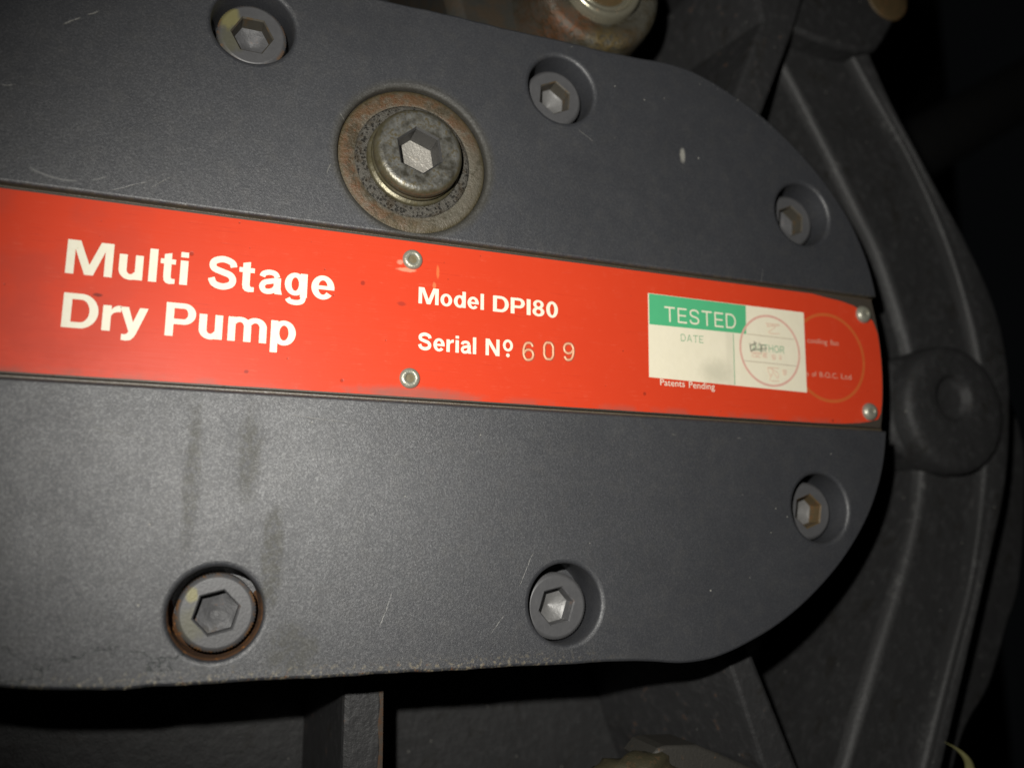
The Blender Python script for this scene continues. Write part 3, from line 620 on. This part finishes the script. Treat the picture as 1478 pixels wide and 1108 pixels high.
# ------------------------------------------------------------------ lettering
def prim_rect(x0, y0, x1, y1): return ('p', [(x0, y0), (x1, y0), (x1, y1), (x0, y1)])
def prim_arc(cx, cy, ox, oy, ix, iy, a0, a1): return ('a', (cx, cy, ox, oy, ix, iy, a0, a1))
def prim_st(pts, w_, sm=True): return ('s', (pts, w_, sm))
R_, A_, K_ = prim_rect, prim_arc, prim_st
GL = {
 'M': (1.19, [('p', [(0, 0), (0, 1), (.33, 1), (.595, .30), (.86, 1), (1.19, 1), (1.19, 0), (.98, 0), (.98, .74), (.705, 0), (.485, 0), (.21, .74), (.21, 0)])]),
 'u': (.64, [R_(0, .29, .21, .74), R_(.43, 0, .64, .74), A_(.315, .29, .315, .305, .105, .135, 180, 332)]),
 'l': (.21, [R_(0, 0, .21, 1.0)]),
 'i': (.21, [R_(0, 0, .21, .74), R_(0, .84, .21, 1.0)]),
 't': (.43, [R_(0, .59, .43, .74), ('p', [(.10, .2), (.31, .2), (.31, .93), (.10, .88)]), ('p', [(.10, .2), (.12, .08), (.18, .01), (.28, -.02), (.43, .0), (.43, .145), (.36, .14), (.32, .165), (.31, .2)])]),
 'S': (.82, [K_([(.715, .70), (.66, .84), (.41, .925), (.185, .855), (.12, .735), (.175, .61), (.40, .525), (.62, .445), (.705, .30), (.64, .145), (.41, .07), (.18, .145), (.095, .315)], .195)]),
 'a': (.66, [K_([(.095, .52), (.14, .62), (.30, .675), (.46, .64), (.53, .52)], .165), ('p', [(.43, .5), (.635, .52), (.635, .17), (.68, 0), (.47, 0), (.43, .15)]), K_([(.53, .44), (.34, .395), (.17, .34), (.10, .215), (.16, .09), (.29, .065), (.43, .12), (.53, .25)], .165)]),
 'g': (.67, [A_(.31, .385, .31, .365, .11, .215, 0, 360), R_(.46, -.02, .67, .74), K_([(.565, 0), (.54, -.12), (.45, -.185), (.31, -.20), (.17, -.17), (.10, -.085)], .16)]),
 'e': (.69, [A_(.345, .37, .345, .39, .14, .235, 0, 322), R_(.12, .305, .69, .43)]),
 'D': (.90, [R_(0, 0, .22, 1), R_(.2, .83, .46, 1), R_(.2, 0, .46, .17), A_(.45, .5, .45, .5, .225, .33, -90, 90)]),
 'r': (.45, [R_(0, 0, .21, .74), ('p', [(.19, .40), (.19, .60), (.27, .70), (.36, .75), (.45, .755), (.45, .57), (.36, .565), (.27, .53), (.22, .46)])]),
 'y': (.74, [('p', [(.74, .74), (.515, .74), (.265, .03), (.235, -.03), (.17, -.07), (.08, -.06), (.08, -.235), (.2, -.25), (.33, -.22), (.41, -.13), (.46, -.03)]), ('p', [(0, .74), (.225, .74), (.44, .05), (.27, 0.0)])]),
 'P': (.82, [R_(0, 0, .22, 1), R_(.2, .84, .5, 1), R_(.2, .36, .5, .52), A_(.49, .68, .33, .32, .115, .16, -90, 90)]),
 'p': (.74, [R_(0, -.25, .21, .74), A_(.39, .37, .35, .39, .135, .235, 0, 360)]),
 'm': (1.10, [R_(0, 0, .21, .74), R_(.445, 0, .655, .46), R_(.89, 0, 1.10, .46), A_(.3275, .46, .3275, .295, .1175, .135, 0, 150), A_(.7725, .46, .3275, .295, .1175, .135, 0, 150)]),
 'o': (.70, [A_(.35, .37, .35, .39, .14, .235, 0, 360)]),
 'd': (.72, [R_(.51, 0, .72, 1), A_(.35, .37, .35, .39, .135, .235, 0, 360)]),
 'I': (.23, [R_(0, 0, .23, 1)]),
 '8': (.70, [A_(.35, .74, .31, .275, .125, .14, 0, 360), A_(.35, .275, .35, .295, .145, .145, 0, 360)]),
 '0': (.70, [A_(.35, .5, .35, .52, .135, .36, 0, 360)]),
 'N': (.90, [('p', [(0, 0), (0, 1), (.25, 1), (.69, .33), (.69, 1), (.90, 1), (.90, 0), (.66, 0), (.21, .68), (.21, 0)])]),
 ' ': (.30, []),
 # light strokes for the sticker
 'tT': (.80, [R_(0, .89, .80, 1), R_(.345, 0, .455, .9)]),
 'tE': (.70, [R_(0, 0, .11, 1), R_(.1, .89, .70, 1), R_(.1, .45, .64, .55), R_(.1, 0, .70, .11)]),
 'tS': (.76, [K_([(.70, .74), (.6, .9), (.38, .945), (.15, .89), (.08, .73), (.17, .57), (.4, .50), (.62, .42), (.70, .26), (.6, .1), (.37, .055), (.13, .11), (.055, .28)], .11)]),
 'tD': (.80, [R_(0, 0, .11, 1), R_(.1, .89, .38, 1), R_(.1, 0, .38, .11), A_(.37, .5, .43, .5, .32, .39, -90, 90)]),
 'tA': (.86, [('p', [(0, 0), (.37, 1), (.49, 1), (.86, 0), (.74, 0), (.43, .86), (.12, 0)]), R_(.2, .28, .66, .38)]),
 'tU': (.76, [R_(0, .35, .12, 1), R_(.64, .35, .76, 1), A_(.38, .36, .38, .37, .26, .26, 180, 360)]),
 'tH': (.76, [R_(0, 0, .12, 1), R_(.64, 0, .76, 1), R_(.1, .45, .66, .56)]),
 'tO': (.90, [A_(.45, .5, .45, .51, .33, .39, 0, 360)]),
 'tR': (.76, [R_(0, 0, .12, 1), R_(.1, .88, .48, 1), R_(.1, .42, .48, .53), A_(.46, .71, .28, .29, .16, .18, -90, 90), ('p', [(.62, 0), (.76, 0), (.5, .45), (.36, .45)])]),
}
LIFT = .0045
def glyph(mb, g, x, y, h, z, sx=1.0):
    for k, (t, d) in enumerate(GL[g][1]):
        zz = z + k * LIFT
        f = lambda p: (x + p[0] * h * sx, y + p[1] * h)
        if t == 'p': mb.poly([[f(p) for p in d]], zz)
        elif t == 'a':
            cx, cy, ox, oy, ix, iy, a0, a1 = d; n_ = max(6, int(abs(a1 - a0) / 9))
            an = [math.radians(a0 + (a1 - a0) * i / n_) for i in range(n_ + 1)]
            mb.grid([[(*f((cx + ox * math.cos(a), cy + oy * math.sin(a))), zz) for a in an], [(*f((cx + ix * math.cos(a), cy + iy * math.sin(a))), zz) for a in an]], closed=False, smooth=False)
        else:
            pts, w_, sm = d; p = [Vector(q) for q in catmull(pts, 6)]; A = []; B = []
            for i in range(len(p)):
                tg = (p[min(i + 1, len(p) - 1)] - p[max(i - 1, 0)]).normalized(); nn = Vector((-tg.y, tg.x)) * w_ / 2
                A.append((*f(p[i] - nn), zz)); B.append((*f(p[i] + nn), zz))
            mb.grid([A, B], closed=False, smooth=False)
def width(txt, gap): return sum(GL[c][0] for c in txt) + gap * (len(txt) - 1)
def line(mb, txt, x0, x1, y, h, z, gap=.11):
    sx = (x1 - x0) / (h * width(txt, gap)); x = x0
    for c in txt: glyph(mb, c, x, y, h, z, sx); x += (GL[c][0] + gap) * h * sx
def spaced(mb, items, y, h, z):
    for c, x, x1 in items: glyph(mb, c, x, y, h, z, (x1 - x) / (h * GL[c][0]))
def smalltext(name, txt, x0, x1, y, z, mat, parent, h):
    cu = bpy.data.curves.new(name, 'FONT'); cu.body = txt; cu.size = 1; cu.resolution_u = 3
    o = bpy.data.objects.new(name, cu); COL.objects.link(o); dg = bpy.context.evaluated_depsgraph_get(); dg.update()
    me = bpy.data.meshes.new_from_object(o.evaluated_get(dg)); bpy.data.objects.remove(o)
    xs = [v.co.x for v in me.vertices]; a, b_ = min(xs), max(xs)
    org = ((x0 + x1) / 2, y, z); o0 = W(*org)
    for v in me.vertices:
        v.co = W(x0 + (v.co.x - a) / (b_ - a) * (x1 - x0), y + v.co.y * h / .7, z) - o0
    me.name = name; me.materials.clear(); me.materials.append(mat)
    return link(bpy.data.objects.new(name, me), parent, org)

# ------------------------------------------------------------------ nameplate
ZP = -.75
def plate_loop(h, rx, corner):
    xe = lambda y: RX + math.sqrt(max(0, (RR - rx) ** 2 - y * y))
    R1 = [(xe(y), y) for y in [(-h + corner) + (2 * h - 2 * corner) * i / 16 for i in range(17)]]
    pts = []
    cxb = xe(-h + corner) - corner
    if corner > 1:
        # red field: corners swept back well before the plate's end
        tr = [(139.9, 12.6), (138.6, 13.6), (136.0, 15.4), (132.8, 16.7), (128.5, 17.6), (124.0, 18.0), (118, h)]
        br = [(118, -h), (126, -h + .2), (132, -h + .7), (136.0, -17.4), (139.0, -16.6), (140.2, -14.8)]
        mid = [(xe(y), y) for y in (-12, -9, -6, -3, 0, 3, 6, 9)]
        pts = br + mid + tr
    else: pts = [(xe(-h), -h)] + R1 + [(xe(h), h)]
    return pts + [(-128, h), (-134, h * .7), (-136, 0), (-134, -h * .7), (-128, -h)]
npm = MB(); npm.prism(plate_loop(19.25, .3, .01), -2.15, ZP, .15)
plate = npm.build('nameplate', M['sheet'], pump, (0, 0, ZP))
rp = MB(); rp.prism(densify(ccw(plate_loop(18.75, .7, 6)), 6), ZP - .02, ZP + .035)
rp.build('red_panel', M['red'], plate, (0, 0, ZP))
ZL = ZP + .05
def word(name, mat, parent, draw, org):
    t = MB(); draw(t); return t.build(name, mat, parent, org)
def title(items, y):
    word('title_word', M['cream'], plate, lambda t: spaced(t, items, y, 7.25, ZL), ((items[0][1] + items[-1][2]) / 2, y + 3.6, ZL))
title([('M', -72.6, -63.9), ('u', -62.75, -58.1), ('l', -56.95, -55.35), ('t', -54.75, -51.75), ('i', -50.8, -49.25)], 2.4)
title([('S', -45.15, -39.15), ('t', -38.75, -35.5), ('a', -34.55, -29.6), ('g', -28.95, -24.0), ('e', -23.1, -17.95)], 2.4)
title([('D', -72.35, -65.75), ('r', -64.95, -61.55), ('y', -61.75, -56.35)], -8.95)
title([('P', -52.9, -46.95), ('u', -46.25, -41.45), ('m', -40.35, -32.25), ('p', -31.4, -26.0)], -8.95)
word('model_word', M['cream'], plate, lambda t: line(t, 'Model', 1.8, 18.15, 3.75, 4.0, ZL), (10, 5.8, ZL))
word('model_number', M['cream'], plate, lambda t: line(t, 'DPI80', 20.5, 37.85, 3.65, 4.05, ZL), (29, 5.7, ZL))
word('serial_word', M['cream'], plate, lambda t: line(t, 'Serial', 1.95, 16.3, -7.4, 4.1, ZL), (9, -5.4, ZL))
t = MB(); glyph(t, 'N', 18.7, -7.4, 4.1, ZL, .97)
t.grid([[(24.45 + a * math.cos(2 * PI * i / 24), -4.55 + b_ * math.sin(2 * PI * i / 24), ZL) for i in range(24)] for a, b_ in ((1.3, 1.5), (.62, .85))], True, False)
t.poly([circle(24.45, -7.0, .48, 12)], ZL); t.build('number_sign', M['cream'], plate, (22, -5.4, ZL))
# punched serial digits: ridged strokes of metal
def ridge(pts, cx, cy, wd, ht, name, closed=False, halfw=.30, hz=.26):
    p = [Vector((cx + q[0] * wd, cy + q[1] * ht)) for q in catmull(pts + ([pts[0]] if closed else []), 6)]; rows = [[], [], [], [], []]
    for i in range(len(p)):
        tg = (p[min(i + 1, len(p) - 1)] - p[max(i - 1, 0)]).normalized(); nn = Vector((-tg.y, tg.x))
        for k, (o_, z_) in enumerate(((-1, -.02), (-.6, .62), (0, 1), (.6, .62), (1, -.02))):
            rows[k].append((p[i].x + nn.x * o_ * halfw, p[i].y + nn.y * o_ * halfw, ZL + z_ * hz))
    m = MB(); m.grid(rows, closed=False, smooth=True)
    lo = [[], []]
    for i in range(len(p)):
        tg = (p[min(i + 1, len(p) - 1)] - p[max(i - 1, 0)]).normalized(); nn = Vector((-tg.y, tg.x)) * (halfw + .16 + .05 * math.sin(i * 1.7))
        lo[0].append((p[i].x - nn.x, p[i].y - nn.y, ZL + .002)); lo[1].append((p[i].x + nn.x, p[i].y + nn.y, ZL + .002))
    m.grid(lo, closed=False, smooth=False, mi=1)  # dark outline painted in as the shade of a punched groove
    return m.build(name, [M['pale'], M['groove_shade']], plate, (cx, cy, ZL))
d6 = [(.42, .30), (.25, .47), (0, .5), (-.28, .42), (-.46, .15), (-.48, -.2), (-.3, -.45), (0, -.5), (.32, -.42), (.46, -.2), (.34, .02), (.02, .1), (-.3, .02), (-.46, -.15)]
d0 = [(.44, .0), (.44, .26), (.25, .47), (0, .5), (-.25, .47), (-.44, .26), (-.44, 0), (-.44, -.26), (-.25, -.47), (0, -.5), (.25, -.47), (.44, -.26)]
ridge(d6, 29.9, -5.55, 2.7, 4.3, 'punched_digit'); ridge(d0, 35.3, -5.0, 2.7, 4.2, 'punched_digit', True); ridge([(-x, -y) for x, y in d6], 40.75, -4.75, 2.7, 4.2, 'punched_digit')
# gold ring and small print at the right end
t = MB(); t.lathe([(13.1, ZL), (12.2, ZL)], 122.6, .3, 72, False); t.build('gold_ring', M['gold'], plate, (122.6, .3, ZL))
smalltext('small_print', 'Patents', 66.9, 74.3, -11.5, ZL, M['cream'], plate, 1.75); smalltext('small_print', 'Pending', 75.6, 83.6, -11.6, ZL, M['cream'], plate, 1.75)
smalltext('small_print', 'cooling', 115.3, 122.4, 4.1, ZL, M['pink'], plate, 1.5); smalltext('small_print', 'fan', 123.4, 126.4, 4.1, ZL, M['pink'], plate, 1.5)
smalltext('small_print', 'e', 114.3, 115.1, -5.6, ZL, M['pink'], plate, 1.5); smalltext('small_print', 'of', 116.2, 117.8, -5.6, ZL, M['pink'], plate, 1.5); smalltext('small_print', 'B.O.C.', 118.9, 125.4, -5.6, ZL, M['pink'], plate, 1.5); smalltext('small_print', 'Ltd', 126.6, 130.2, -5.6, ZL, M['pink'], plate, 1.5)
# rivets
def rivet(cx, cy, hollow):
    m = MB()
    if hollow:
        m.lathe([(2.45, 0), (2.42, .35), (2.2, .72), (1.8, .95), (1.35, .95), (1.05, .75), (.95, .3)], 0, 0, 40)
    else:
        m.lathe([(2.6, 0), (2.55, .45), (2.25, .95), (1.7, 1.35), (1.1, 1.52), (.75, 1.45), (.6, 1.25)], 0, 0, 40)
    m.v = [(x + cx, y + cy, z + ZP - .02) for x, y, z in m.v]
    o = m.build('rivet', M['rivet'], plate, (cx, cy, ZP))
    k = MB()
    if hollow: k.lathe([(1.0, .28), (.5, .32), (.02, .36)], 0, 0, 20)
    else: k.lathe([(.62, 1.2), (.3, 1.28), (.02, 1.3)], 0, 0, 20)
    k.v = [(x + cx, y + cy, z + ZP - .02) for x, y, z in k.v]
    if False: k.build('rivet_core', M['rivethole'], o, (cx, cy, ZP))
    n0 = len(o.data.vertices)
    me = o.data; bmh = bmesh.new(); bmh.from_mesh(me)
    vs = [bmh.verts.new(W(*p) - W(cx, cy, ZP)) for p in k.v]
    me.materials.append(M['rivethole'] if hollow else M['rivet'])
    for f in k.f:
        ff = bmh.faces.new([vs[i] for i in f]); ff.material_index = 1; ff.smooth = True
    bmh.to_mesh(me); bmh.free()
rivet(0.1, 14.25, True); rivet(.15, -14.4, True); rivet(136.2, 14.3, False); rivet(136.0, -14.6, False)

# ------------------------------------------------------------------ inspection sticker
SO = (63.7, 1.5, ZL)
sm_ = MB(); nx, ny = 24, 12
TL, TR, BR, BL = (63.9, 13.0), (114.5, 12.75), (114.0, -10.4), (63.6, -9.6)
def sp(u_, v_):
    p = Vector(TL).lerp(Vector(TR), u_); q = Vector(BL).lerp(Vector(BR), u_); return q.lerp(p, v_)
def lift(x, y): return .05 + .03 * math.sin(x * .5) * math.sin(y * .4 + 1)
rows = []
for j in range(ny + 1):
    row = []
    for i in range(nx + 1):
        p = sp(i / nx, j / ny); row.append((p.x, p.y, ZL + .08))
    rows.append(row)
sm_.grid(rows, closed=False, smooth=True)
edge = [(TL[0], TL[1]), (TR[0], TR[1]), (BR[0], BR[1]), (BL[0], BL[1])]
le = ccw(edge); sm_.grid([[(x, y, ZL - .03) for x, y in le], [(x, y, ZL + .08) for x, y in le]], smooth=False)
stk = sm_.build('inspection_sticker', M['paper'], pump, SO, 'cream inspection sticker headed TESTED on the nameplate')
Z2 = ZL + .10
g = MB(); g.poly([[(64.05, 4.55), (94.45, 4.65), (94.75, 12.75), (64.15, 12.9)]], Z2); g.build('green_band', M['green'], stk, (79, 9, Z2))
t = MB(); line(t, ['tT', 'tE', 'tS', 'tT', 'tE', 'tD'], 68.7, 91.2, 5.75, 4.15, Z2 + .02, .2); t.build('heading_lettering', M['paper'], stk, (80, 8, Z2))
t = MB(); line(t, ['tD', 'tA', 'tT', 'tE'], 73.5, 80.5, .85, 1.95, Z2, .2); t.build('date_lettering', M['greenline'], stk, (77, 2, Z2))
t = MB(); t.poly([[(89.85, -9.9), (90.1, -9.9), (90.35, 4.4), (90.1, 4.4)]], Z2); t.build('ruled_line', M['greenline'], stk, (90, -3, Z2))
for y0, x0, x1 in ((4.7, 94.7, 110.6), (-2.9, 92.9, 111.0)):
    t = MB(); t.poly([[(x0, y0 - .12), (x1, y0 - .32), (x1, y0 - .08), (x0, y0 + .12)]], Z2); t.build('ruled_line', M['greyline'], stk, ((x0 + x1) / 2, y0, Z2))
t = MB(); t.lathe([(10.2, Z2 + .012), (9.55, Z2 + .012)], 102.2, .6, 72, False); t.build('stamp_ring', M['stamp'], stk, (102.2, .6, Z2))
t = MB(); line(t, ['tA', 'tU', 'tT', 'tH', 'tO', 'tR'], 96.2, 107.0, .2, 2.0, Z2, .18); t.build('green_lettering', M['greenline'], stk, (101, 1, Z2))
rr = random.Random(5); t = MB()
for k in range(14):
    x = 95.6 + rr.random() * 5.6; y = .1 + rr.random() * 2.0; a = rr.random() * .6 + (0 if k % 2 else PI / 2); L = .5 + rr.random() * .6
    dx, dy = math.cos(a) * L, math.sin(a) * L; t.poly([[(x - dx - dy * .2, y - dy + dx * .2), (x + dx - dy * .2, y + dy + dx * .2), (x + dx + dy * .2, y + dy - dx * .2), (x - dx + dy * .2, y - dy - dx * .2)]], Z2 + .014 + k * .002)
t.build('stamp_smudge', M['darkink'], stk, (98, 1, Z2))
FS = mat_simple('faint_stamp_ink', (.76, .58, .44), .6, 0., .1, .5, 0., .2)
for k, (cx, cy, w_, h_) in enumerate([(97.2, -.9, 3.4, 1.2), (100.3, -.8, 1.6, 1.1), (103.2, -1.2, 1.0, 1.1), (105.4, -1.1, .8, .9), (103.4, 7.0, 4.6, 2.6), (102.8, -6.0, 3.8, 3.6), (106.6, -5.2, 1.4, 1.2)]):
    rr = random.Random(k + 20); pts = [(cx + w_ * (rr.random() - .5), cy + h_ * (rr.random() - .5)) for _ in range(6)]
    pts = [(cx - w_ / 2, cy + h_ / 2), (cx + w_ / 2, cy + h_ / 2)] + pts + [(cx - w_ / 3, cy - h_ / 2), (cx + w_ / 2, cy - h_ / 2)]
    t = MB(); p = [Vector(q) for q in catmull(pts, 4)]; A = []; B = []
    for i in range(len(p)):
        tg = (p[min(i + 1, len(p) - 1)] - p[max(i - 1, 0)]).normalized(); nn = Vector((-tg.y, tg.x)) * .16
        zz = Z2 + .05 + k * .004 + i * .0004; A.append((p[i].x - nn.x, p[i].y - nn.y, zz)); B.append((p[i].x + nn.x, p[i].y + nn.y, zz))
    t.grid([A, B], closed=False, smooth=False); t.build('stamp_mark', FS, stk, (cx, cy, Z2))

# ------------------------------------------------------------------ loose things at the lower edge
def lumpy(mb, cx, cy, cz, rx, ry, rz, seed):
    q = random.Random(seed); n_, m_ = 28, 12; ph_ = [q.random() * 6 for _ in range(8)]; rows = []
    for j in range(m_ + 1):
        th = PI * j / m_; row = []
        for i in range(n_):
            a = 2 * PI * i / n_; k = 1 + .10 * math.sin(3 * a + ph_[0] + 2 * th) + .07 * math.sin(7 * a + ph_[1] + 5 * th) + .05 * math.sin(11 * a + ph_[2]) + .05 * (q.random() - .5)
            row.append((cx + rx * math.sin(th) * math.cos(a) * k, cy + ry * math.sin(th) * math.sin(a) * k, cz + rz * math.cos(th) * k))
        rows.append(row)
    mb.grid(rows[::-1], True, True)
br = empty('rusty_bracket', (70, -125, -12)); tag(br, 'rusty steel bracket caked in brown crust poking up at the bottom edge', 'bracket')
m = MB(); m.prism([(64.5, -104.5), (67.2, -101.9), (69.5, -101.5), (78.5, -102.0), (84, -104.2), (96, -109.4), (118, -120), (110, -134), (76, -122)], -20, -7, .8); m.build('bar', M['barm'], br, (80, -106, -7))
m = MB(); lumpy(m, 62, -108.5, -9, 12.5, 5.6, 7, 4); lumpy(m, 68, -112, -8, 10, 6, 7, 9); m.build('rust_crust', M['mud'], br, (62, -108, -9))
m = MB(); m.prism([(52, -150), (120, -150), (112, -122), (58, -110)], -26, -13, 1); m.build('bracket_base', M['barm'], br, (84, -135, -14))
cp = catmull([(174.4, -111.4, -20), (176.4, -112.5, -19), (178.8, -114.1, -18.5), (181.3, -116.4, -18.5), (183.4, -119.3, -19.5), (184.6, -123.0, -21), (185, -130, -24), (184, -140, -27)], 8)
m = MB(); rows = []
for i, p in enumerate(cp):
    t_ = i / (len(cp) - 1); rad = .08 + 1.9 * min(1, t_ * 1.55) ** 1.6
    rows.append([(p[0] + rad * .75 * math.cos(2 * PI * k / 10), p[1] + rad * .5 * math.sin(2 * PI * k / 10), p[2] + rad * .8 * math.sin(2 * PI * k / 10)) for k in range(10)])
m.grid(rows, True, True, flip=True)
tag(m.build('plastic_strip', M['straw'], None, (184, -140, -26)), 'curled yellowish tapering strip sticking up in the dark lower right corner', 'strip')
# pipe in the darkness behind
m = MB(); a = Vector((560, 305, -230)); b_ = Vector((330, 165, -230)); ax = (b_ - a).normalized(); n1 = ax.cross(Vector((0, 0, 1))).normalized(); n2 = ax.cross(n1)
rows = [[tuple(p + n1 * 22 * math.cos(2 * PI * k / 28) + n2 * 22 * math.sin(2 * PI * k / 28)) for k in range(28)] for p in [a.lerp(b_, i / 10) for i in range(11)]]
m.grid(rows, True, True); pp = m.build('pipe', M['pipe'], None, (560, 305, -230))
tag(pp, 'dim black pipe slanting through the darkness behind the pump', 'pipe')
